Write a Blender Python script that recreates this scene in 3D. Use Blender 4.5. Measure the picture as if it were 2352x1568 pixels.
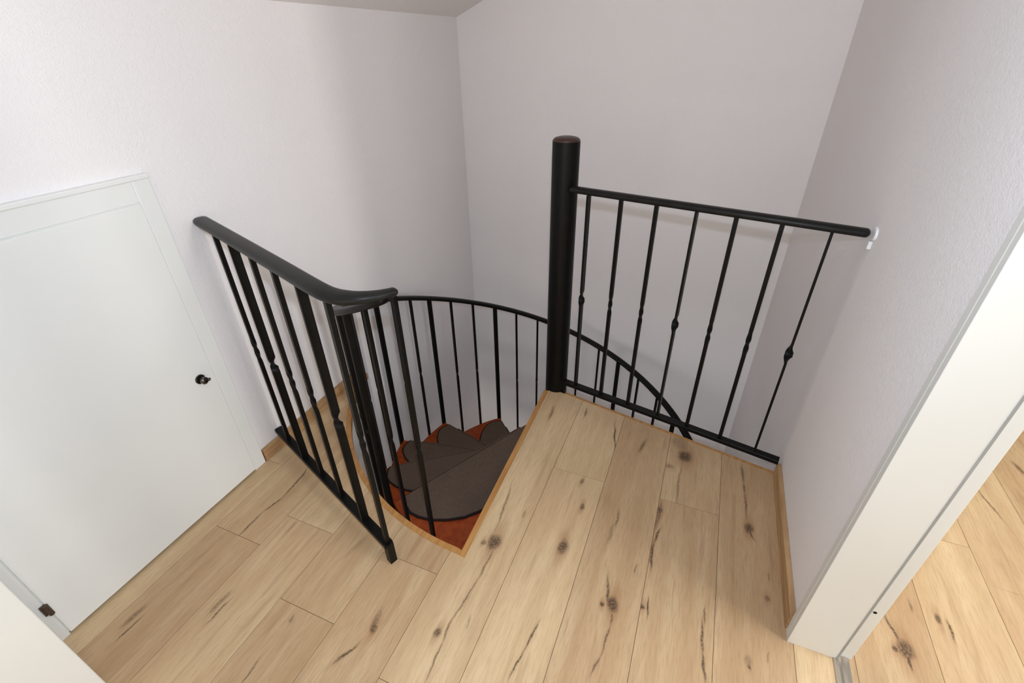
import bpy, bmesh, math, random
from mathutils import Vector, Matrix

random.seed(7)
for o in list(bpy.data.objects):
    bpy.data.objects.remove(o)
scene = bpy.context.scene
COL = scene.collection
PI = math.pi
R_ = math.radians

# ------------------------------------------------------------------ camera
H = 1.45
cam_d = bpy.data.cameras.new('camera')
cam = bpy.data.objects.new('camera', cam_d)
COL.objects.link(cam)
cam_d.sensor_width = 36.0
cam_d.lens = 1079.88 / 2352 * 36.0
cam_d.clip_start = 0.02
rt = Vector((0.92547599, 0.37848019, -0.01571426))
dn = Vector((0.1886857, -0.49655948, -0.84724636))
fw = Vector((-0.32846903, 0.78114111, -0.53096767))
M = Matrix((rt, -dn, -fw)).transposed().to_4x4()
M.translation = Vector((0, 0, H))
cam.matrix_world = M
scene.camera = cam

# ------------------------------------------------------------------ world, light, exposure
w = bpy.data.worlds.new('daylight')
scene.world = w
w.use_nodes = True
w.node_tree.nodes['Background'].inputs[0].default_value = (1.0, 0.94, 0.86, 1)
w.node_tree.nodes['Background'].inputs[1].default_value = 0.24

def area(name, loc, target, sx, sy, power, col):
    l = bpy.data.lights.new(name, 'AREA')
    l.shape = 'RECTANGLE'
    l.size = sx
    l.size_y = sy
    l.energy = power
    l.color = col
    o = bpy.data.objects.new(name, l)
    COL.objects.link(o)
    o.location = loc
    d = Vector(target) - Vector(loc)
    o.rotation_euler = d.to_track_quat('-Z', 'Y').to_euler()
    return o

# window of the room behind the camera, window and roof light of the room beyond the doorway
area('window_light_behind', (-0.2, -5.0, 1.15), (-0.2, 2.0, 0.7), 4.5, 2.4, 86, (1.0, 0.87, 0.74))
area('window_light_right', (4.3, -2.3, 1.5), (-1.2, 0.6, 0.6), 1.3, 1.5, 44, (1.0, 0.98, 0.94))
area('window_light_side', (4.6, -0.85, 1.55), (0.0, 1.0, 1.0), 0.45, 1.3, 74, (1.0, 0.97, 0.93))
area('roof_light_side', (1.75, 1.0, 2.6), (1.55, 1.1, 0.0), 1.1, 1.4, 64, (0.97, 1.0, 1.0))
area('stairwell_fill_light', (-0.5, -4.6, -1.35), (-0.5, 2.8, -1.1), 6.0, 2.1, 95, (1.0, 0.98, 0.97))  # fill added from below to brighten the stairwell walls
# flash sitting on the camera, just above the lens
fl = bpy.data.lights.new('camera_flash', 'POINT')
fl.energy = 46
fl.shadow_soft_size = 0.012
fl.color = (0.66, 0.80, 1.0)
flo = bpy.data.objects.new('camera_flash', fl)
COL.objects.link(flo)
flo.location = (0.0, 0.03, H + 0.11)

vs = scene.view_settings
vs.view_transform = 'Standard'
vs.look = 'None'
vs.gamma = 1.0
vs.use_curve_mapping = False
vs.exposure = -0.06

# ------------------------------------------------------------------ material helpers
def lin(r, g, b):
    f = lambda c: (c / 255 / 12.92) if c / 255 <= 0.04045 else ((c / 255 + 0.055) / 1.055) ** 2.4
    return (f(r), f(g), f(b), 1)

class NT:
    def __init__(self, name):
        self.m = bpy.data.materials.new(name)
        self.m.use_nodes = True
        self.t = self.m.node_tree
        self.b = self.t.nodes['Principled BSDF']
    def n(self, typ, **kw):
        x = self.t.nodes.new(typ)
        for k, v in kw.items():
            setattr(x, k, v)
        return x
    def l(self, a, b):
        self.t.links.new(a, b)
    def math(self, op, a, b=None, clamp=False):
        x = self.n('ShaderNodeMath', operation=op, use_clamp=clamp)
        for i, v in enumerate((a, b)):
            if v is None:
                continue
            if isinstance(v, (int, float)):
                x.inputs[i].default_value = v
            else:
                self.l(v, x.inputs[i])
        return x.outputs[0]
    def mix(self, fac, a, b, typ='MIX'):
        x = self.n('ShaderNodeMix', data_type='RGBA', blend_type=typ)
        for i, v in ((0, fac), (6, a), (7, b)):
            if isinstance(v, (int, float, tuple)):
                x.inputs[i].default_value = v
            else:
                self.l(v, x.inputs[i])
        return x.outputs[2]
    def noise(self, vec, scale, detail=3, rough=0.5):
        x = self.n('ShaderNodeTexNoise')
        x.inputs['Scale'].default_value = scale
        x.inputs['Detail'].default_value = detail
        x.inputs['Roughness'].default_value = rough
        if vec is not None:
            self.l(vec, x.inputs['Vector'])
        return x
    def ramp(self, fac, a, b, lo=0.0, hi=1.0):
        x = self.n('ShaderNodeMapRange', interpolation_type='SMOOTHSTEP')
        self.l(fac, x.inputs[0])
        x.inputs[1].default_value = a
        x.inputs[2].default_value = b
        x.inputs[3].default_value = lo
        x.inputs[4].default_value = hi
        return x.outputs[0]
    def bump(self, hgt, strength, dist):
        x = self.n('ShaderNodeBump')
        x.inputs['Strength'].default_value = strength
        x.inputs['Distance'].default_value = dist
        self.l(hgt, x.inputs['Height'])
        self.l(x.outputs[0], self.b.inputs['Normal'])

def plain(name, col, rough=0.5, metal=0.0, var=0.06, scale=14, bump=0.0, bscale=300, coat=0.0):
    t = NT(name)
    tc = t.n('ShaderNodeTexCoord')
    nz = t.noise(tc.outputs['Object'], scale, 4)
    f = t.ramp(nz.outputs[0], 0.3, 0.7)
    dark = tuple(c * (1 - var) for c in col[:3]) + (1,)
    lite = tuple(min(1, c * (1 + var)) for c in col[:3]) + (1,)
    t.l(t.mix(f, dark, lite), t.b.inputs['Base Color'])
    t.b.inputs['Roughness'].default_value = rough
    t.b.inputs['Metallic'].default_value = metal
    if col[0] < 0.02 and metal == 0:
        t.b.inputs['Specular IOR Level'].default_value = 0.16
    if coat:
        t.b.inputs['Coat Weight'].default_value = coat
        t.b.inputs['Coat Roughness'].default_value = 0.15
    if bump:
        n2 = t.noise(tc.outputs['Object'], bscale, 2)
        t.bump(n2.outputs[0], bump, 0.002)
    return t.m

# wallpaper painted white with fine woodchip relief
def wall_mat(name, col):
    t = NT(name)
    g = t.n('ShaderNodeNewGeometry')
    a = t.noise(g.outputs['Position'], 1.3, 3)
    f = t.ramp(a.outputs[0], 0.3, 0.7)
    t.l(t.mix(f, tuple(c * 0.975 for c in col[:3]) + (1,), col), t.b.inputs['Base Color'])
    t.b.inputs['Roughness'].default_value = 0.72
    b1 = t.noise(g.outputs['Position'], 230, 3, 0.6)
    b2 = t.noise(g.outputs['Position'], 70, 2, 0.5)
    hgt = t.math('ADD', b1.outputs[0], t.math('MULTIPLY', b2.outputs[0], 0.6))
    t.bump(hgt, 0.5, 0.003)
    return t.m

# knots and cracks of the oak boards, in metres on the floor:
# kind (0 crack, 1 knot), centre, turn, half length, half width, darkness
MARKS = [(0,-0.485,1.055,-1.44,0.1237,0.0040,0.55), (0,-0.453,0.818,-1.60,0.0717,0.0036,0.60), (0,-0.463,0.688,-1.68,0.0913,0.0034,0.60), (0,-0.469,0.583,-1.49,0.0404,0.0032,0.60), (0,-0.464,0.502,-1.53,0.0612,0.0030,0.60), (0,-0.423,0.634,-1.34,0.0207,0.0038,0.35), (0,-0.234,0.662,-1.68,0.0581,0.0031,0.85), (0,-0.246,0.576,-1.75,0.0501,0.0030,0.85), (0,-0.707,0.427,-1.98,0.0403,0.0051,0.80), (0,-0.682,0.528,-1.41,0.0442,0.0103,0.50), (0,-0.180,1.568,-1.38,0.0979,0.0037,0.90), (0,0.103,1.399,-1.56,0.1219,0.0042,0.45), (0,-0.085,1.153,-1.52,0.0390,0.0047,0.55), (0,-0.095,1.084,-1.67,0.0489,0.0068,0.35), (0,0.053,1.221,-1.64,0.0776,0.0078,0.60), (0,0.056,1.135,-1.85,0.0340,0.0043,0.80), (0,0.051,1.064,-1.51,0.0561,0.0044,0.80), (0,0.335,1.544,-1.54,0.0611,0.0051,0.60), (0,0.338,1.467,-1.52,0.0346,0.0050,0.60), (0,0.342,1.388,-1.52,0.0645,0.0048,0.60), (0,0.360,1.263,-1.16,0.0292,0.0041,0.70), (0,-0.058,0.878,-1.32,0.0570,0.0046,0.80), (0,-0.034,0.799,-1.53,0.0227,0.0039,0.65), (0,-0.035,0.735,-1.60,0.0578,0.0037,0.65), (0,-0.042,0.660,-1.77,0.0355,0.0035,0.65), (0,0.050,1.048,-1.47,0.0567,0.0058,0.80), (0,0.064,0.869,-1.49,0.0367,0.0026,0.90), (0,0.223,0.842,-1.50,0.0533,0.0044,0.80), (0,0.231,0.762,-1.43,0.0473,0.0041,0.80), (0,0.227,0.908,-1.57,0.0290,0.0032,0.60), (0,0.010,0.982,-1.63,0.0188,0.0042,0.45), (0,0.397,0.858,-1.68,0.0196,0.0024,0.40), (0,-1.300,0.855,-1.49,0.0932,0.0043,0.75), (0,-1.301,0.738,-1.74,0.0539,0.0041,0.75), (0,-1.309,0.646,-1.57,0.0618,0.0040,0.75), (0,-1.377,0.270,-1.69,0.0332,0.0087,0.50), (0,-1.355,0.243,-1.61,0.0384,0.0033,0.80), (0,-1.169,0.393,-1.61,0.0425,0.0089,0.50), (0,-1.146,0.375,-1.61,0.0439,0.0034,0.80), (0,-0.922,0.289,-1.55,0.0378,0.0036,0.60), (0,-1.167,0.693,-1.62,0.0362,0.0055,0.30), (0,1.342,1.971,-1.40,0.0436,0.0100,0.60), (0,1.169,1.718,-1.37,0.0900,0.0038,0.60), (0,0.798,1.166,-1.57,0.0263,0.0039,0.50), (0,0.889,1.126,-1.55,0.0374,0.0043,0.80), (0,0.730,1.073,-1.29,0.0418,0.0048,0.80), (0,0.747,1.024,-1.11,0.0227,0.0043,0.80), (0,0.755,0.985,-1.59,0.0285,0.0047,0.80), (0,1.093,1.333,-0.14,0.0311,0.0020,0.25), (0,-0.339,1.681,-1.53,0.0347,0.0061,0.60), (0,-0.488,1.617,-1.44,0.0535,0.0080,0.60), (0,-0.062,1.561,-1.71,0.0502,0.0082,0.60), (0,0.407,1.113,-1.66,0.0184,0.0034,0.40), (0,-0.406,1.046,-1.48,0.0221,0.0048,0.40), (0,-0.924,0.447,-1.36,0.0146,0.0052,0.50), (0,-0.897,0.707,-1.81,0.0573,0.0088,0.22), (1,-0.460,0.905,0.00,0.0272,0.0407,0.80), (1,-0.234,0.975,0.00,0.0223,0.0399,0.80), (1,-0.491,0.568,0.00,0.0140,0.0182,0.75), (1,-0.676,0.505,0.00,0.0142,0.0202,0.70), (1,0.112,1.562,0.00,0.0359,0.0410,0.85), (1,0.086,1.637,0.00,0.0446,0.0601,0.35), (1,0.059,1.475,0.00,0.0245,0.0120,0.40), (1,-0.250,1.269,0.00,0.0102,0.0175,0.60), (1,-0.219,1.153,0.00,0.0113,0.0196,0.70), (1,0.055,1.251,0.00,0.0143,0.0238,0.75), (1,0.351,1.288,0.00,0.0198,0.0307,0.80), (1,-0.035,0.844,0.00,0.0213,0.0297,0.85), (1,-0.064,0.829,0.00,0.0106,0.0107,0.85), (1,0.050,0.866,0.00,0.0106,0.0121,0.80), (1,0.398,1.037,0.00,0.0106,0.0133,0.50), (1,0.344,0.822,0.00,0.0143,0.0165,0.35), (1,0.347,0.809,0.00,0.0059,0.0058,0.70), (1,0.864,1.157,0.00,0.0114,0.0219,0.70), (1,0.752,1.021,0.00,0.0266,0.0357,0.75), (1,0.725,1.013,0.00,0.0109,0.0136,0.80), (1,-0.492,0.893,0.00,0.0121,0.0153,0.60)]

def oak_mat(name, marks, bright=1.0):
    t = NT(name)
    g = t.n('ShaderNodeNewGeometry')
    oi = t.n('ShaderNodeObjectInfo')
    rnd = oi.outputs['Random']
    # every board samples another part of the grain
    off = t.n('ShaderNodeCombineXYZ')
    t.l(t.math('MULTIPLY', rnd, 37.0), off.inputs[0])
    t.l(t.math('MULTIPLY', rnd, 91.0), off.inputs[1])
    t.l(t.math('MULTIPLY', rnd, 13.0), off.inputs[2])
    pos = t.n('ShaderNodeVectorMath', operation='ADD')
    t.l(g.outputs['Position'], pos.inputs[0])
    t.l(off.outputs[0], pos.inputs[1])
    st = t.n('ShaderNodeMapping')
    st.inputs['Scale'].default_value = (1.0, 0.075, 1.0)
    t.l(pos.outputs[0], st.inputs['Vector'])
    warp = t.noise(st.outputs[0], 6, 2)
    wv = t.n('ShaderNodeVectorMath', operation='MULTIPLY_ADD')
    t.l(warp.outputs['Color'], wv.inputs[0])
    wv.inputs[1].default_value = (0.03, 0.0, 0.0)
    t.l(st.outputs[0], wv.inputs[2])
    fine = t.noise(wv.outputs[0], 230, 4, 0.7)
    broad = t.noise(wv.outputs[0], 17, 3, 0.55)
    patch = t.noise(pos.outputs[0], 2.6, 2)
    c = t.mix(t.ramp(broad.outputs[0], 0.25, 0.78), lin(185, 151, 109), lin(217, 189, 147))
    c = t.mix(t.ramp(patch.outputs[0], 0.4, 0.75, 0.0, 0.34), c, lin(182, 138, 95))
    c = t.mix(t.ramp(fine.outputs[0], 0.40, 0.72, 0.0, 0.5), c, lin(150, 112, 76))
    lines = t.noise(wv.outputs[0], 42, 2, 0.5)
    c = t.mix(t.ramp(lines.outputs[0], 0.60, 0.72, 0.0, 0.34), c, lin(132, 88, 50))
    # board to board tone
    tone = t.ramp(rnd, 0.0, 1.0, 0.0, 1.0)
    c = t.mix(tone, t.mix(0.42, c, lin(170, 138, 104)), t.mix(0.30, c, lin(222, 196, 156)))
    # knots and cracks
    nz = t.noise(g.outputs['Position'], 11, 4, 0.55)
    jit = t.n('ShaderNodeVectorMath', operation='MULTIPLY_ADD')
    t.l(nz.outputs['Color'], jit.inputs[0])
    jit.inputs[1].default_value = (0.024, 0.045, 0.0)
    sh = t.n('ShaderNodeVectorMath', operation='ADD')
    t.l(g.outputs['Position'], sh.inputs[0])
    sh.inputs[1].default_value = (-0.012, -0.0225, 0.0)
    t.l(sh.outputs[0], jit.inputs[2])
    dark = None
    halo = None
    for kind, x, y, rot, a, b, d in marks:
        mp = t.n('ShaderNodeMapping', vector_type='TEXTURE')
        mp.inputs['Location'].default_value = (x, y, 0)
        mp.inputs['Rotation'].default_value = (0, 0, rot)
        mp.inputs['Scale'].default_value = (a, b, 1000.0)
        t.l(jit.outputs[0], mp.inputs['Vector'])
        ln = t.n('ShaderNodeVectorMath', operation='LENGTH')
        t.l(mp.outputs[0], ln.inputs[0])
        if kind == 0:
            v = t.ramp(ln.outputs['Value'], 0.35, 1.25, d, 0.0)
            v2 = t.ramp(ln.outputs['Value'], 0.5, 2.4, d * 0.35, 0.0)
        else:
            v = t.ramp(ln.outputs['Value'], 0.35, 1.05, d, 0.0)
            m2 = t.n('ShaderNodeMapping', vector_type='TEXTURE')
            m2.inputs['Location'].default_value = (x, y, 0)
            m2.inputs['Scale'].default_value = (a * 1.15, b * 2.3, 1000.0)
            t.l(jit.outputs[0], m2.inputs['Vector'])
            l2 = t.n('ShaderNodeVectorMath', operation='LENGTH')
            t.l(m2.outputs[0], l2.inputs[0])
            v2 = t.ramp(l2.outputs['Value'], 0.3, 1.3, d * 0.75, 0.0)
        dark = v if dark is None else t.math('MAXIMUM', dark, v)
        halo = v2 if halo is None else t.math('MAXIMUM', halo, v2)
    if dark is not None:
        rag = t.noise(g.outputs['Position'], 160, 3, 0.6)
        c = t.mix(t.math('MULTIPLY', halo, 0.7), c, lin(140, 92, 54))
        dm = t.math('MULTIPLY', dark, t.ramp(rag.outputs[0], 0.34, 0.54, 0.4, 1.0))
        c = t.mix(dm, c, lin(46, 33, 26))
    if bright != 1.0:
        c = t.mix(1.0, c, (bright, bright, bright, 1), 'MULTIPLY')
    t.l(c, t.b.inputs['Base Color'])
    t.b.inputs['Roughness'].default_value = 0.5
    t.b.inputs['Specular IOR Level'].default_value = 0.35
    t.bump(fine.outputs[0], 0.08, 0.001)
    return t.m

def grain_mat(name, c0, c1, rough, axis=(1, 0.08, 1), scale=60, spec=0.5):
    t = NT(name)
    tc = t.n('ShaderNodeTexCoord')
    mp = t.n('ShaderNodeMapping')
    mp.inputs['Scale'].default_value = axis
    t.l(tc.outputs['Object'], mp.inputs['Vector'])
    a = t.noise(mp.outputs[0], scale, 4, 0.6)
    t.l(t.mix(t.ramp(a.outputs[0], 0.3, 0.7), c0, c1), t.b.inputs['Base Color'])
    t.b.inputs['Roughness'].default_value = rough
    t.b.inputs['Specular IOR Level'].default_value = spec
    return t.m

def carpet_mat(name, c0, c1):
    t = NT(name)
    tc = t.n('ShaderNodeTexCoord')
    a = t.noise(tc.outputs['Object'], 420, 3, 0.7)
    b = t.noise(tc.outputs['Object'], 9, 2)
    f = t.math('ADD', t.math('MULTIPLY', t.ramp(a.outputs[0], 0.3, 0.7), 0.75), t.math('MULTIPLY', b.outputs[0], 0.25))
    t.l(t.mix(f, c0, c1), t.b.inputs['Base Color'])
    t.b.inputs['Roughness'].default_value = 0.95
    t.b.inputs['Specular IOR Level'].default_value = 0.1
    t.bump(a.outputs[0], 0.7, 0.004)
    return t.m

WALL = wall_mat('white_wallpaper', (0.885, 0.846, 0.822, 1))
CEIL = wall_mat('ceiling_paint', (0.89, 0.845, 0.82, 1))
OAK = oak_mat('oak_board', [])
def oak_for(x0, x1, y0, y1):
    """the board material with the knots and cracks that lie on this board"""
    ms = [m for m in MARKS if x0 <= m[1] <= x1 and y0 <= m[2] <= y1]
    return oak_mat('oak_board_knotty', ms) if ms else OAK
JOINT = plain('board_joint', lin(140, 100, 62), 0.8)
EDGE = grain_mat('oak_edging', lin(166, 114, 58), lin(190, 138, 76), 0.45)
SKIRT = grain_mat('oak_skirting', lin(158, 120, 80), lin(192, 154, 108), 0.5)
CUT = plain('cut_end', lin(120, 70, 44), 0.8)
IRON = plain('black_iron', (0.0035, 0.0033, 0.0029, 1), 0.40, 0.0, 0.2, 30, 0.06, 90)
RAILM = plain('dark_rail', (0.012, 0.011, 0.0095, 1), 0.36, 0.0, 0.15, 20)
CAPM = plain('rail_cap_brown', (0.045, 0.016, 0.010, 1), 0.4)
DOORP = plain('cream_door_paint', (0.81, 0.81, 0.765, 1), 0.42, 0.0, 0.015, 3, 0.03, 60)
JAMBP = plain('cream_jamb_paint', (0.70, 0.685, 0.625, 1), 0.38, 0.0, 0.015, 3, 0.03, 60)
SEAL = plain('grey_seal', lin(150, 150, 145), 0.7)
CHROME = plain('chrome', (0.55, 0.54, 0.52, 1), 0.15, 1.0)
KNOB = plain('dark_chrome', (0.10, 0.095, 0.09, 1), 0.14, 1.0)
BRONZE = plain('brown_hinge', (0.10, 0.07, 0.05, 1), 0.4, 0.6)
ALU = plain('threshold_metal', (0.52, 0.46, 0.39, 1), 0.32, 0.9)
MAHOG = grain_mat('mahogany_tread', lin(136, 50, 6), lin(160, 68, 14), 0.4, (1, 1, 1), 40, 0.3)
MAT = carpet_mat('brown_carpet', lin(78, 64, 53), lin(122, 103, 88))
BIND = carpet_mat('dark_binding', lin(36, 28, 26), lin(52, 42, 38))
WHITEP = plain('white_plaster', (0.82, 0.82, 0.80, 1), 0.6)
BLACK = plain('dark_hole_and_shade', (0.01, 0.01, 0.01, 1), 0.8)  # for the screw hole and the painted shade under the low door
TILE = plain('lower_floor', (0.42, 0.36, 0.30, 1), 0.5)

# ------------------------------------------------------------------ mesh helpers
def finish(name, bm, mat, parent=None, smooth=False, angle=40):
    bmesh.ops.recalc_face_normals(bm, faces=bm.faces)
    me = bpy.data.meshes.new(name)
    bm.to_mesh(me)
    bm.free()
    mats = mat if isinstance(mat, (list, tuple)) else [mat]
    for m in mats:
        me.materials.append(m)
    if smooth:
        for p in me.polygons:
            p.use_smooth = True
        try:
            me.set_sharp_from_angle(angle=R_(angle))
        except Exception:
            pass
    o = bpy.data.objects.new(name, me)
    COL.objects.link(o)
    if parent is not None:
        o.parent = parent
    return o

def empty(name, loc=(0, 0, 0)):
    o = bpy.data.objects.new(name, None)
    o.empty_display_size = 0.1
    COL.objects.link(o)
    o.location = loc
    return o

def tag(o, label=None, cat=None, group=None, kind=None):
    if label:
        o['label'] = label
    if cat:
        o['category'] = cat
    if group:
        o['group'] = group
    if kind:
        o['kind'] = kind
    return o

def box(bm, x0, x1, y0, y1, z0, z1, bev=0.0):
    vs_ = [bm.verts.new(p) for p in ((x0, y0, z0), (x1, y0, z0), (x1, y1, z0), (x0, y1, z0), (x0, y0, z1), (x1, y0, z1), (x1, y1, z1), (x0, y1, z1))]
    fs = [bm.faces.new([vs_[i] for i in q]) for q in ((0, 3, 2, 1), (4, 5, 6, 7), (0, 1, 5, 4), (1, 2, 6, 5), (2, 3, 7, 6), (3, 0, 4, 7))]
    if bev:
        es = set(e for f in fs for e in f.edges)
        bmesh.ops.bevel(bm, geom=list(es), offset=bev, segments=2, affect='EDGES', profile=0.5)

def boxes(name, lst, mat, parent=None, bev=0.0):
    bm = bmesh.new()
    for b in lst:
        box(bm, *b, bev=bev)
    return finish(name, bm, mat, parent)

def prism(bm, poly, z0, z1, bev=0.0):
    lo = [bm.verts.new((p[0], p[1], z0)) for p in poly]
    hi = [bm.verts.new((p[0], p[1], z1)) for p in poly]
    n = len(poly)
    bot = bm.faces.new(lo[::-1])
    top = bm.faces.new(hi)
    for i in range(n):
        bm.faces.new((lo[i], lo[(i + 1) % n], hi[(i + 1) % n], hi[i]))
    if bev:
        bmesh.ops.bevel(bm, geom=list(top.edges), offset=bev, segments=3, affect='EDGES', profile=0.5)
    return bot, top

def sweep(bm, path, prof, scales=None, twists=None, side=None, cap=True):
    """sweep a closed 2D profile (u sideways, v up) along path"""
    n = len(path)
    rings = []
    for i, p in enumerate(path):
        p = Vector(p)
        a = Vector(path[max(0, i - 1)])
        b = Vector(path[min(n - 1, i + 1)])
        t = (b - a).normalized()
        up = Vector((0, 0, 1))
        if abs(t.z) > 0.99:
            s = Vector(side) if side else Vector((1, 0, 0))
        else:
            s = t.cross(up).normalized()
        v = s.cross(t).normalized()
        k = scales[i] if scales else 1.0
        tw = twists[i] if twists else 0.0
        ca, sa = math.cos(tw), math.sin(tw)
        ring = []
        for (x, y) in prof:
            x2, y2 = (x * ca - y * sa) * k, (x * sa + y * ca) * k
            ring.append(bm.verts.new(p + s * x2 + v * y2))
        rings.append(ring)
    m = len(prof)
    for i in range(n - 1):
        for j in range(m):
            bm.faces.new((rings[i][j], rings[i][(j + 1) % m], rings[i + 1][(j + 1) % m], rings[i + 1][j]))
    if cap:
        bm.faces.new(rings[0][::-1])
        bm.faces.new(rings[-1])

def circ(r, n=16):
    return [(r * math.cos(2 * PI * i / n), r * math.sin(2 * PI * i / n)) for i in range(n)]

def superell(a, b, n=20, e=0.62):
    out = []
    for i in range(n):
        t = 2 * PI * i / n
        c, s = math.cos(t), math.sin(t)
        out.append((a * abs(c) ** e * (1 if c >= 0 else -1), b * abs(s) ** e * (1 if s >= 0 else -1)))
    return out

def rect(a, b):
    return [(-a, -b), (a, -b), (a, b), (-a, b)]

def rounded_ends(path, r, n=4):
    """extend a path with dome rings at both ends, returns path and scales"""
    p0, p1 = Vector(path[0]), Vector(path[1])
    q0, q1 = Vector(path[-1]), Vector(path[-2])
    d0 = (p0 - p1).normalized()
    d1 = (q0 - q1).normalized()
    head, tail, sh_, st_ = [], [], [], []
    for i in range(n, 0, -1):
        a = PI / 2 * i / (n + 0.35)
        head.append(p0 + d0 * r * math.sin(a))
        sh_.append(math.cos(a))
    for i in range(1, n + 1):
        a = PI / 2 * i / (n + 0.35)
        tail.append(q0 + d1 * r * math.sin(a))
        st_.append(math.cos(a))
    return head + [Vector(p) for p in path] + tail, sh_ + [1.0] * len(path) + st_

# ------------------------------------------------------------------ dimensions
XL, XR, YB = -1.515, 0.460, 2.878
CX, CY = -0.5416, 1.8225
RH = 1.007
RISE = 0.19165
ZLOW = -13 * RISE
Y_FRONT = 0.112
X_FRONT = -1.178

# outline of the upper floor of the hall
EDGE_A = (-0.529, 0.812)
EDGE_B = (-0.554, 1.790)
FAR_A = (-0.470, 1.778)
FAR_B = (XR + 0.02, 1.581)
arc = []
a0 = math.atan2(EDGE_A[1] - CY, EDGE_A[0] - CX) % (2 * PI)
a1 = PI + math.asin((1.565 - CY) / -RH)
for i in range(33):
    a = a0 + (a1 - a0) * i / 32
    arc.append((CX + RH * math.cos(a), CY + RH * math.sin(a)))
YMIN = -1.6
OUT = [(XL - 0.02, YMIN), (0.587, YMIN), (0.587, 0.937), (XR + 0.02, 0.937), FAR_B, FAR_A, EDGE_B] + arc + [(XL - 0.02, arc[-1][1])]

def clip(poly, x0, x1, y0, y1):
    def half(ps, inside, cut):
        res = []
        for i in range(len(ps)):
            a, b = ps[i - 1], ps[i]
            ia, ib = inside(a), inside(b)
            if ia != ib:
                res.append(cut(a, b))
            if ib:
                res.append(b)
        return res
    cx = lambda c: (lambda a, b: (c, a[1] + (b[1] - a[1]) * (c - a[0]) / (b[0] - a[0])))
    cy = lambda c: (lambda a, b: (a[0] + (b[0] - a[0]) * (c - a[1]) / (b[1] - a[1]), c))
    for ins, cut in ((lambda p: p[0] >= x0, cx(x0)), (lambda p: p[0] <= x1, cx(x1)), (lambda p: p[1] >= y0, cy(y0)), (lambda p: p[1] <= y1, cy(y1))):
        if not poly:
            return []
        poly = half(poly, ins, cut)
    out = []
    for p in poly:
        if not out or math.hypot(p[0] - out[-1][0], p[1] - out[-1][1]) > 1e-5:
            out.append(p)
    if len(out) > 1 and math.hypot(out[0][0] - out[-1][0], out[0][1] - out[-1][1]) < 1e-5:
        out.pop()
    return out

def area2(p):
    return abs(sum(p[i - 1][0] * p[i][1] - p[i][0] * p[i - 1][1] for i in range(len(p)))) / 2

# ------------------------------------------------------------------ floors with their boards
bm = bmesh.new()
prism(bm, OUT, -0.30, -0.006)
bm.faces.ensure_lookup_table()
floor = finish('floor', bm, [WHITEP, JOINT])
for p in floor.data.polygons:
    if p.normal.z > 0.5:
        p.material_index = 1
tag(floor, 'light oak board floor of the landing around the stair opening', kind='structure')

PW = 0.2095
G = 0.0007
ends = {-5: 0.906, -4: 0.593, -3: 0.721, -2: 0.476, -1: 0.727, 0: 0.408, 1: 1.302, 2: 0.40, 3: 1.301, 4: 0.35, 5: 0.25}
X0 = -0.584
def lay(parent, outline, cols, xs, ymin, ymax, ends, length=1.385):
    k = 0
    for c in cols:
        xa, xb = xs + c * PW, xs + (c + 1) * PW
        e = ends.get(c, 0.3)
        y = e
        while y > ymin:
            y -= length
        while y < ymax:
            poly = clip(outline, xa + G, xb - G, y + G, y + length - G)
            if len(poly) > 2 and area2(poly) > 2e-4:
                b = bmesh.new()
                prism(b, poly, -0.007, 0.0)
                finish('plank', b, oak_for(xa, xb, y, y + length), parent)
                k += 1
            y += length
    return k
lay(floor, OUT, range(-5, 6), X0, YMIN, 2.0, ends)

# room beyond the doorway
X2 = 0.588
R2 = [(X2, -2.0), (4.4, -2.0), (4.4, 3.4), (X2, 3.4)]
bm = bmesh.new()
prism(bm, R2, -0.30, -0.006)
floor2 = finish('floor', bm, JOINT)
tag(floor2, 'sunlit oak board floor of the room beyond the doorway', kind='structure')
lay(floor2, R2, range(-2, 17), 0.826, -2.0, 3.4, {-1: 0.62, 0: 1.472, 1: 0.55, 2: 0.9, 3: 1.6, -2: 0.3, 4: 0.7, 5: 1.2})
lower = boxes('floor', [(XL - 0.1, XR + 0.1, 0.3, YB + 0.1, ZLOW - 0.2, ZLOW)], TILE)
tag(lower, 'floor of the storey below at the foot of the spiral stair', kind='structure')

# doorway threshold strip
bm = bmesh.new()
prof = [(-0.021, 0.0), (-0.019, 0.004), (-0.008, 0.006), (0.0, 0.0035), (0.008, 0.006), (0.019, 0.004), (0.021, 0.0)]
sweep(bm, [(0.580, 0.934, 0.0), (0.580, 0.10, 0.0)], prof)
th = finish('trim_1', bm, ALU)
tag(th, 'metal threshold strip in the doorway', kind='structure')

# oak edging round the stair opening
bm = bmesh.new()
wtr = 0.021
inner = [(EDGE_B[0] - wtr, EDGE_B[1] - 0.02), (EDGE_A[0] - wtr * 1.0, EDGE_A[1] + wtr)]
arc_in = []
for i in range(33):
    a = a0 + (a1 - a0) * i / 32
    arc_in.append((CX + (RH - wtr) * math.cos(a), CY + (RH - wtr) * math.sin(a)))
outer_line = [(EDGE_B[0], EDGE_B[1] - 0.02), EDGE_A] + arc[1:]
inner_line = [inner[0], inner[1]] + [p for p in arc_in if p[0] < EDGE_A[0] - wtr - 0.004]
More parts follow.
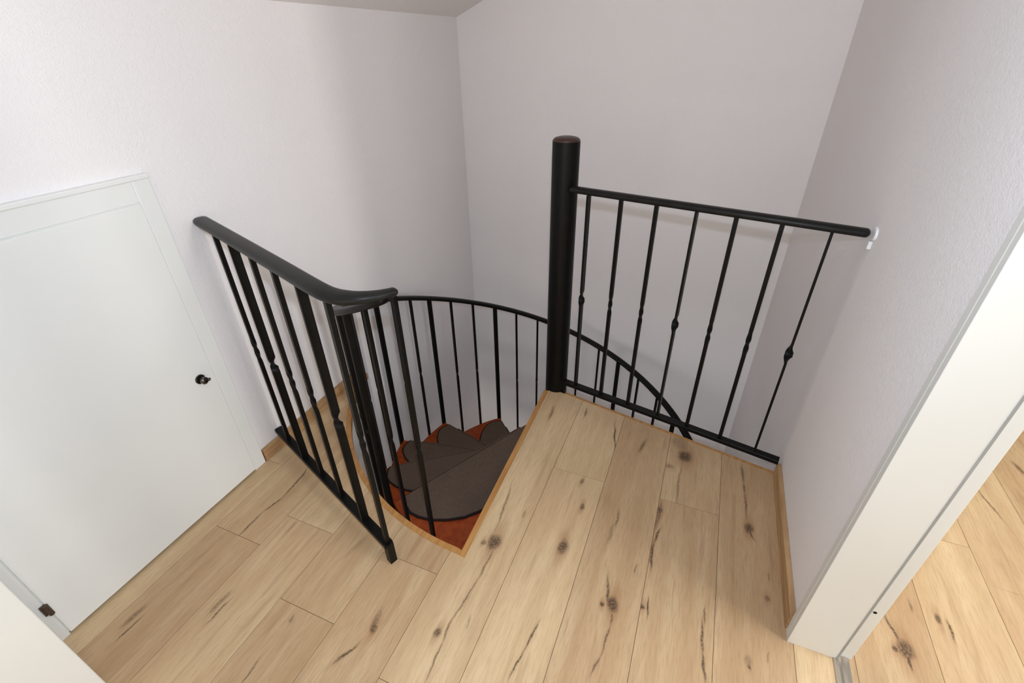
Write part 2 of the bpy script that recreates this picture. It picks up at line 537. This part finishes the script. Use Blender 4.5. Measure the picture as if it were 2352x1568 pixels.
# resample the inner line to pair with the outer one
def paired(outer, shift):
    res = []
    for i, p in enumerate(outer):
        if i == 0:
            res.append(inner[0])
        elif i == 1:
            res.append(inner[1])
        else:
            dx, dy = CX - p[0], CY - p[1]
            L = math.hypot(dx, dy)
            q = (p[0] + dx / L * shift, p[1] + dy / L * shift)
            if q[0] > inner[1][0]:
                q = (inner[1][0] - 0.0003 * i, inner[1][1])
            res.append(q)
    return res
il = paired(outer_line, wtr)
rows = []
for po, pi in zip(outer_line, il):
    rows.append([bm.verts.new((po[0], po[1], 0.0015)), bm.verts.new((pi[0], pi[1], 0.0015)), bm.verts.new((pi[0], pi[1], -0.035)), bm.verts.new((po[0], po[1], -0.035))])
for i in range(len(rows) - 1):
    for j in range(4):
        bm.faces.new((rows[i][j], rows[i][(j + 1) % 4], rows[i + 1][(j + 1) % 4], rows[i + 1][j]))
bm.faces.new(rows[0][::-1])
bm.faces.new(rows[-1])
tr = finish('trim_2', bm, EDGE)
tag(tr, 'honey oak edging strip round the curved stair opening', kind='structure')
bm = bmesh.new()
def off2(p, q, d):
    t = Vector((q[0] - p[0], q[1] - p[1])).normalized()
    return (-t.y * d, t.x * d)
ox, oy = off2(FAR_B, FAR_A, -0.012)
fa, fb = (FAR_A[0], FAR_A[1]), (XR, FAR_B[1] + 0.004)
prism(bm, [fa, fb, (fb[0] + ox, fb[1] + oy), (fa[0] + ox, fa[1] + oy)], -0.035, 0.0015)
tr2 = finish('trim_3', bm, EDGE)
tag(tr2, 'oak edging strip under the straight landing railing', kind='structure')

# ------------------------------------------------------------------ walls and ceiling
ZT = 2.45
SL = 0.414                                # rise of the roof slope per metre
ZS = 1.597
def zs(x):
    return ZS + SL * (x - XL)
wl = boxes('wall_left', [(XL - 0.14, XL, -0.1, YB + 0.14, ZLOW, ZS + 0.02)], WALL)
tag(wl, 'white textured knee wall with the low door', kind='structure')
bm = bmesh.new()
pts = [(XL - 0.14, ZLOW), (XR + 0.14, ZLOW), (XR + 0.14, zs(XR + 0.14) + 0.02), (XL - 0.14, zs(XL - 0.14) + 0.02)]
f_ = [bm.verts.new((x, YB, z)) for x, z in pts]
b_ = [bm.verts.new((x, YB + 0.14, z)) for x, z in pts]
bm.faces.new(f_)
bm.faces.new(b_[::-1])
for i in range(4):
    bm.faces.new((f_[i], b_[i], b_[(i + 1) % 4], f_[(i + 1) % 4]))
wb = finish('wall_back', bm, WALL)
tag(wb, 'white textured gable wall behind the stairwell', kind='structure')
DY0, DY1, DZ = 0.09, 0.936, 2.02          # doorway in the right wall
wr = boxes('wall_right', [(XR, X2, DY1, YB, ZLOW, zs(XR)), (XR, X2, DY0, DY1, DZ, zs(XR)), (XR, X2, -0.1, DY0, -0.3, zs(XR)), (XR, X2, 0.3, DY1, ZLOW, -0.31)], WALL)
tag(wr, 'white textured wall on the right with the doorway', kind='structure')
wf = boxes('wall_front', [(XL, X_FRONT - 0.02, Y_FRONT - 0.14, Y_FRONT - 0.015, 0.0, 2.3), (XL, XR, Y_FRONT - 0.14, Y_FRONT - 0.015, 2.08, 2.6)], WALL)
tag(wf, 'wall with the doorway in the foreground', kind='structure')
bm = bmesh.new()
vv = [bm.verts.new(p) for p in ((XL - 0.14, -0.1, zs(XL - 0.14)), (XR + 0.14, -0.1, zs(XR + 0.14)), (XR + 0.14, YB + 0.14, zs(XR + 0.14)), (XL - 0.14, YB + 0.14, zs(XL - 0.14)))]
v2_ = [bm.verts.new(v.co + Vector((0, 0, 0.1))) for v in vv]
bm.faces.new(vv[::-1])
bm.faces.new(v2_)
for i in range(4):
    bm.faces.new((vv[i], vv[(i + 1) % 4], v2_[(i + 1) % 4], v2_[i]))
ce = finish('ceiling', bm, CEIL)
tag(ce, 'sloping white ceiling under the roof', kind='structure')

# baseboards
def skirting(name, lst, label, cut=None):
    o = empty(name)
    tag(o, label, kind='structure')
    for b in lst:
        boxes('board', [b], SKIRT, o, bev=0.003)
    if cut:
        boxes('cut_end', [cut], CUT, o)
    return o
skirting('baseboard_left', [(XL, XL + 0.017, 0.899, 1.555, 0.0, 0.056)], 'oak baseboard along the knee wall', (XL, XL + 0.0165, 0.8955, 0.899, 0.0, 0.055))
skirting('baseboard_right', [(XR - 0.017, XR, 0.958, 1.588, 0.0, 0.060)], 'oak baseboard along the right wall')

# ------------------------------------------------------------------ low door in the knee wall
d1 = empty('door_1', (XL, 0.5, 0))
tag(d1, 'low cream door in the knee wall', kind='structure')
def ch(o, parent):
    o.parent = parent
    o.matrix_parent_inverse = parent.matrix_world.inverted()
    return o
d1.matrix_world = Matrix.Translation((XL, 0.5, 0))
LY0, LY1, LZ = 0.166, 0.842, 1.087
bm = bmesh.new()
box(bm, XL, XL + 0.016, LY1 + 0.0018, 0.895, 0.0, 1.160, bev=0.003)
box(bm, XL, XL + 0.016, 0.05, LY0 - 0.0018, 0.0, 1.160, bev=0.003)
box(bm, XL, XL + 0.0155, LY0 - 0.003, LY1 + 0.003, LZ + 0.0018, 1.1595, bev=0.003)
ch(finish('door_frame', bm, DOORP), d1)
bm = bmesh.new()
box(bm, XL, XL + 0.0195, 0.05, 0.896, 1.147, 1.161, bev=0.003)
ch(finish('frame_moulding', bm, DOORP), d1)
leaf = ch(boxes('door_leaf', [(XL, XL + 0.020, LY0, LY1, 0.011, LZ)], DOORP, None, 0.002), d1)
ch(boxes('gap_filler', [(XL, XL + 0.0135, LY0 - 0.0018, LY1 + 0.0018, 0.0115, LZ + 0.0018)], DOORP), d1)  # filler added behind the leaf so its gaps look less dark
ch(boxes('gap_shade', [(XL, XL + 0.006, LY0, LY1, 0.0005, 0.0108)], BLACK), d1)  # black strip painted in as the shade under the leaf
# knob with round rose and a small latch plate
bm = bmesh.new()
ky, kz = 0.790, 0.502
sweep(bm, [(XL + 0.019, ky, kz), (XL + 0.024, ky, kz), (XL + 0.025, ky, kz)], circ(0.017, 24), [1, 1, 0.85])
sweep(bm, [(XL + 0.024, ky, kz), (XL + 0.034, ky, kz), (XL + 0.038, ky, kz), (XL + 0.046, ky, kz), (XL + 0.050, ky, kz)], circ(0.0125, 24), [0.6, 0.6, 1, 1, 0.55])
ch(finish('knob', bm, KNOB, None, True), d1)
bm = bmesh.new()
sweep(bm, [(XL + 0.0195, ky + 0.026, kz - 0.018), (XL + 0.024, ky + 0.026, kz - 0.018)], circ(0.006, 16))
sweep(bm, [(XL + 0.022, ky + 0.010, kz - 0.010), (XL + 0.022, ky + 0.026, kz - 0.018)], circ(0.003, 8))
ch(finish('latch', bm, CHROME, None, True), d1)
for hz in (0.137, 0.93):
    bm = bmesh.new()
    sweep(bm, [(XL + 0.026, LY0 - 0.002, hz - 0.02), (XL + 0.026, LY0 - 0.002, hz + 0.02)], circ(0.0065, 12))
    box(bm, XL + 0.015, XL + 0.022, LY0 - 0.014, LY0 + 0.002, hz - 0.019, hz + 0.019)
    ch(finish('hinge', bm, BRONZE), d1)

# ------------------------------------------------------------------ doorway frame on the right
d2 = empty('door_2', (XR, 0.92, 0))
d2.matrix_world = Matrix.Translation((XR, 0.92, 0))
tag(d2, 'cream frame of the doorway to the next room', kind='structure')
bm = bmesh.new()
box(bm, XR - 0.0135, 0.5700, 0.920, 0.9355, 0.0, DZ, bev=0.001)
ch(finish('jamb_lining', bm, JAMBP), d2)
bm = bmesh.new()
box(bm, 0.5765, 0.606, 0.932, 0.9375, 0.0, DZ, bev=0.0015)
ch(finish('jamb_stop', bm, JAMBP), d2)
ch(boxes('seal_strip', [(0.5670, 0.5715, 0.9190, 0.9365, 0.0, DZ)], SEAL), d2)
bm = bmesh.new()
box(bm, XR - 0.0135, XR, 0.9356, 0.958, 0.0, DZ + 0.06, bev=0.003)
ch(finish('casing', bm, JAMBP), d2)
bm = bmesh.new()
box(bm, XR - 0.0135, 0.606, DY0 - 0.0, 0.106, 0.0, DZ, bev=0.0015)
ch(finish('jamb_lining', bm, JAMBP), d2)
bm = bmesh.new()
box(bm, XR - 0.0135, 0.606, 0.106, 0.920, DZ - 0.016, DZ, bev=0.0015)
ch(finish('head_lining', bm, JAMBP), d2)
bm = bmesh.new()
sweep(bm, [(0.5860, 0.9325, 0.229), (0.5860, 0.9310, 0.229)], circ(0.0042, 12), side=(1, 0, 0))
ch(finish('screw_hole', bm, BLACK), d2)

# jamb of the doorway the photograph was taken from
d3 = empty('door_3', (X_FRONT, Y_FRONT, 0))
d3.matrix_world = Matrix.Translation((X_FRONT, Y_FRONT, 0))
tag(d3, 'white jamb of the nearest doorway in the corner', kind='structure')
bm = bmesh.new()
box(bm, X_FRONT - 0.02, X_FRONT, Y_FRONT - 0.15, Y_FRONT, 0.0, 2.08, bev=0.003)
ch(finish('jamb_lining', bm, JAMBP), d3)
bm = bmesh.new()
box(bm, X_FRONT - 0.085, X_FRONT - 0.0205, Y_FRONT - 0.0145, Y_FRONT - 0.001, 0.0, 2.14, bev=0.003)
ch(finish('casing', bm, JAMBP), d3)

# ------------------------------------------------------------------ spiral staircase
st = empty('spiral_staircase', (CX, CY, ZLOW))
st.matrix_world = Matrix.Translation((CX, CY, ZLOW))
tag(st, 'spiral staircase with mahogany treads winding down round a black pole', 'staircase')
PX, PY, PR = -0.530, 1.822, 0.0525
bm = bmesh.new()
sweep(bm, [(PX, PY, ZLOW), (PX, PY, 1.150)], circ(PR, 48))
pole = ch(finish('pole', bm, IRON, None, True), st)
bm = bmesh.new()
sweep(bm, [(PX, PY, 1.149), (PX, PY, 1.155), (PX, PY, 1.160), (PX, PY, 1.1635), (PX, PY, 1.165)], circ(PR - 0.001, 48), [1.0, 0.97, 0.85, 0.6, 0.25])
cap = finish('pole_cap', bm, CAPM, None, True)
cap['label'] = 'dark red-brown domed cap'
cap.parent = pole
cap.matrix_parent_inverse = pole.matrix_world.inverted()

TH = [268, 240, 214, 188, 161.5, 132.8, 105.5, 78.5, 49, 21, -7, -35, -63]
RT = 0.912
def pol(r, deg):
    return (CX + r * math.cos(R_(deg)), CY + r * math.sin(R_(deg)))
def nose(r, deg, d=0.028):
    """point on the front edge of a tread, the edge passes beside the pole"""
    return pol(r, deg + math.degrees(math.asin(d / RT)) - math.degrees(math.asin(min(1, d / r))))
def tread(k):
    th0 = TH[k]
    th1 = TH[k - 1] + 3.5
    poly = [nose(r, th0) for r in (0.10, 0.5, RT)]
    n = 12
    for i in range(1, n + 1):
        poly.append(pol(RT, th0 + (th1 - th0) * i / n))
    poly.append(pol(0.10, th1))
    b = bmesh.new()
    prism(b, poly, -k * RISE - 0.040, -k * RISE, 0.006)
    return ch(finish('tread', b, MAHOG), st)
for k in range(1, 13):
    tread(k)

# carpet mats lying on the treads
MP = [(0.14, -0.3), (0.45, -0.3), (0.80, -0.3), (0.868, -0.3), (0.876, 0.8), (0.884, 3.0), (0.888, 5.8), (0.876, 8.4), (0.852, 11.6), (0.812, 15.2), (0.76, 19.0), (0.69, 22.6), (0.60, 25.2), (0.48, 26.8), (0.30, 27.0), (0.14, 27.0)]
where = ['topmost brown stair mat, nearest below the landing edge', 'second brown stair mat down from the landing', 'third brown stair mat down, against the left wall side', 'fourth brown stair mat down, with its tip toward the back left corner', 'fifth brown stair mat down, deepest one clearly seen by the back wall']
for k in range(1, 6):
    t0 = TH[k]
    sc = (TH[k - 1] - TH[k]) / 27.0 * (1.0 if k == 1 else 0.84)
    zt = -k * RISE
    body = []
    for i, (r, d) in enumerate(MP):
        body.append(nose(r, t0, 0.028) if d < 0 else pol(r, t0 + d * sc))
    # front flap follows the nose
    o = empty('stair_mat', (CX, CY, zt))
    o.matrix_world = Matrix.Translation((CX, CY, zt))
    tag(o, where[k - 1], 'stair mat', 'brown half-moon mats on the spiral treads')
    def inset(poly, m):
        cx = sum(p[0] for p in poly) / len(poly)
        cy = sum(p[1] for p in poly) / len(poly)
        res = []
        for p in poly:
            dx, dy = cx - p[0], cy - p[1]
            L = math.hypot(dx, dy)
            res.append((p[0] + dx / L * m, p[1] + dy / L * m))
        return res
    b = bmesh.new()
    prism(b, inset(body, 0.009), zt, zt + 0.0095, 0.003)
    ch(finish('carpet', b, MAT), o)
    b = bmesh.new()
    prism(b, body, zt, zt + 0.0065, 0.002)
    ch(finish('bound_edge', b, BIND), o)
    # flap folded down over the nose
    b = bmesh.new()
    p0, p1 = nose(0.20, t0), nose(0.79, t0)
    tx, ty = p1[0] - p0[0], p1[1] - p0[1]
    L = math.hypot(tx, ty)
    nx, ny = ty / L, -tx / L
    if nx * (pol(0.5, t0 - 20)[0] - p0[0]) + ny * (pol(0.5, t0 - 20)[1] - p0[1]) < 0:
        nx, ny = -nx, -ny
    q = 0.007
    prism(b, [p0, p1, (p1[0] + nx * q, p1[1] + ny * q), (p0[0] + nx * q, p0[1] + ny * q)], zt - 0.045, zt + 0.009, 0.003)
    ch(finish('front_flap', b, MAT), o)

# ------------------------------------------------------------------ railing along the spiral
RB = 0.9254
def zh(deg):
    return 0.3234 + 0.3964 * R_(deg - 180) + (2.4e-5 * (deg - 225) ** 2 if deg > 225 else 0.0)
sr = empty('spiral_railing', (CX, CY, 0))
sr.matrix_world = Matrix.Translation((CX, CY, 0))
tag(sr, 'black iron railing curving down along the outside of the spiral stair', 'railing')
path = []
for i in range(141):
    a = 255.5 + (-70 - 255.5) * i / 140
    p = pol(RB, a)
    path.append((p[0], p[1], zh(a)))
pth, sc = rounded_ends(path, 0.012)
bm = bmesh.new()
sweep(bm, pth, superell(0.0225, 0.0125, 16, 0.7), sc)
ch(finish('handrail', bm, IRON, None, True), sr)

def flatbar(bm, x, y, z0, z1, side, a, b, zc, zl, turns, n=22):
    """bar with a twist of the given turns around height zc"""
    zz = [z0]
    tw = [0.0]
    if turns:
        for i in range(n + 1):
            f = i / n
            zz.append(zc - zl / 2 + zl * f)
            tw.append(2 * PI * turns * (f * f * (3 - 2 * f)))
        zz.append(z1)
        tw.append(2 * PI * turns)
    else:
        zz.append(z1)
        tw.append(0.0)
    ks = [1.0] + [1.0 - (0.12 if a == b else 0.0) * math.sin(PI * i / (len(zz) - 3)) if len(zz) > 3 else 1.0 for i in range(len(zz) - 2)] + [1.0]
    sweep(bm, [(x, y, z) for z in zz], rect(a, b), ks, tw, side)

for k in range(1, 13):
    t0, t1 = TH[k], TH[k - 1]
    x, y = pol(RB, t0)
    bm = bmesh.new()
    sweep(bm, [(x, y, -(k + 1) * RISE - 0.05 if k < 12 else ZLOW), (x, y, zh(t0))], circ(0.0145, 16))
    ch(finish('post', bm, IRON, None, True), sr)
    for j in (1, 2):
        t = t0 + (t1 - t0) * j / 3
        x, y = pol(RB, t)
        bm = bmesh.new()
        z0, z1 = -k * RISE - 0.038, zh(t)
        flatbar(bm, x, y, z0, z1, (math.cos(R_(t)), math.sin(R_(t)), 0), 0.0065, 0.0065, (z0 + z1) / 2, 0.06, 0.25, 8)
        ch(finish('baluster', bm, IRON), sr)

# ------------------------------------------------------------------ landing railings
def straight_railing(root, A, B, spots, flats, z_low, z_top):
    """bottom rail and balusters from A to B; flats are the indices of flat bars"""
    A, B = Vector(A), Vector(B)
    t = (B - A).normalized()
    nrm = (-t.y, t.x, 0)
    L = (B - A).length
    bm = bmesh.new()
    sweep(bm, [(A.x, A.y, z_low), (B.x, B.y, z_low)], rect(0.0155, 0.009))
    es = [e for e in bm.edges]
    bmesh.ops.bevel(bm, geom=es, offset=0.0015, segments=1, affect='EDGES')
    ch(finish('bottom_rail', bm, IRON), root)
    for i, s in enumerate(spots):
        p = A + t * s
        bm = bmesh.new()
        if i in flats:
            flatbar(bm, p.x, p.y, z_low, z_top, nrm, 0.0125, 0.0042, 0.537, 0.075, 0.5)
        else:
            flatbar(bm, p.x, p.y, z_low, z_top, nrm, 0.0068, 0.0068, 0.535, 0.11, 0.5, 14)
        ch(finish('baluster', bm, IRON), root)
    return A, B, t

# right: from the pole to the right wall
rr = empty('landing_railing', (0.0, 1.68, 0))
rr.matrix_world = Matrix.Translation((0.0, 1.68, 0))
tag(rr, 'straight black railing between the pole and the right wall', 'railing')
A, B = (-0.464, 1.776), (0.455, 1.585)
straight_railing(rr, (-0.480, 1.7793), (0.446, 1.5869), [0.064, 0.194, 0.326, 0.464, 0.590, 0.724, 0.857], (0, 3, 6), 0.072, 0.972)
bm = bmesh.new()
path, sc = rounded_ends([(-0.485, 1.7804, 0.985), (-0.2, 1.7211, 0.9845), (0.1, 1.6588, 0.984), (0.436, 1.589, 0.983)], 0.012)
sweep(bm, path, superell(0.020, 0.0125, 20, 0.85), sc)
ch(finish('handrail', bm, RAILM, None, True), rr)
br = bmesh.new()
box(br, XR - 0.010, XR, 1.580, 1.597, 0.938, 0.962, bev=0.002)
sweep(br, [(XR - 0.006, 1.5885, 0.983), (XR, 1.5885, 0.983)], superell(0.0215, 0.0185, 20, 0.85))
bo = ch(finish('wall_bracket', br, WHITEP), rr)
bo['label'] = 'small white wall bracket'

# left: from the knee wall to the stair opening
lr = empty('landing_railing', (-1.1, 0.85, 0))
lr.matrix_world = Matrix.Translation((-1.1, 0.85, 0))
tag(lr, 'straight black railing from the knee wall to the stair opening, with a curved handrail end', 'railing')
A2, B2, t2 = straight_railing(lr, (-1.5135, 1.0054), (-0.748, 0.7152), [0.104, 0.250, 0.386, 0.528, 0.680, 0.812], (1, 4), 0.083, 0.975)
bm = bmesh.new()
sweep(bm, [(-0.751, 0.7165, 0.0), (-0.751, 0.7165, 0.094)], rect(0.012, 0.012), None, None, (t2.x, t2.y, 0))
ch(finish('foot_post', bm, IRON), lr)
ctrl = [(-1.506, 1.0025, 0.988), (-1.2, 0.8865, 0.989), (-0.95, 0.7917, 0.989), (-0.80, 0.7352, 0.988), (-0.745, 0.7205, 0.986), (-0.705, 0.7205, 0.985), (-0.670, 0.732, 0.986), (-0.641, 0.758, 0.985), (-0.622, 0.790, 0.983)]
def catmull(ps, n=8):
    ps = [Vector(p) for p in ps]
    out = []
    for i in range(len(ps) - 1):
        p0 = ps[max(0, i - 1)]
        p1, p2 = ps[i], ps[i + 1]
        p3 = ps[min(len(ps) - 1, i + 2)]
        for j in range(n):
            t = j / n
            out.append(0.5 * ((2 * p1) + (p2 - p0) * t + (2 * p0 - 5 * p1 + 4 * p2 - p3) * t * t + (3 * p1 - p0 - 3 * p2 + p3) * t ** 3))
    out.append(ps[-1])
    return out
path, sc = rounded_ends(catmull(ctrl), 0.009)
for i in range(len(path)):
    f = i / (len(path) - 1)
    if f > 0.62:
        sc[i] *= 1 - 0.42 * min(1.0, (f - 0.62) / 0.30)
bm = bmesh.new()
sweep(bm, path, superell(0.0235, 0.0135, 24, 0.75), sc)
ch(finish('handrail', bm, RAILM, None, True), lr)
bpy.context.view_layer.update()
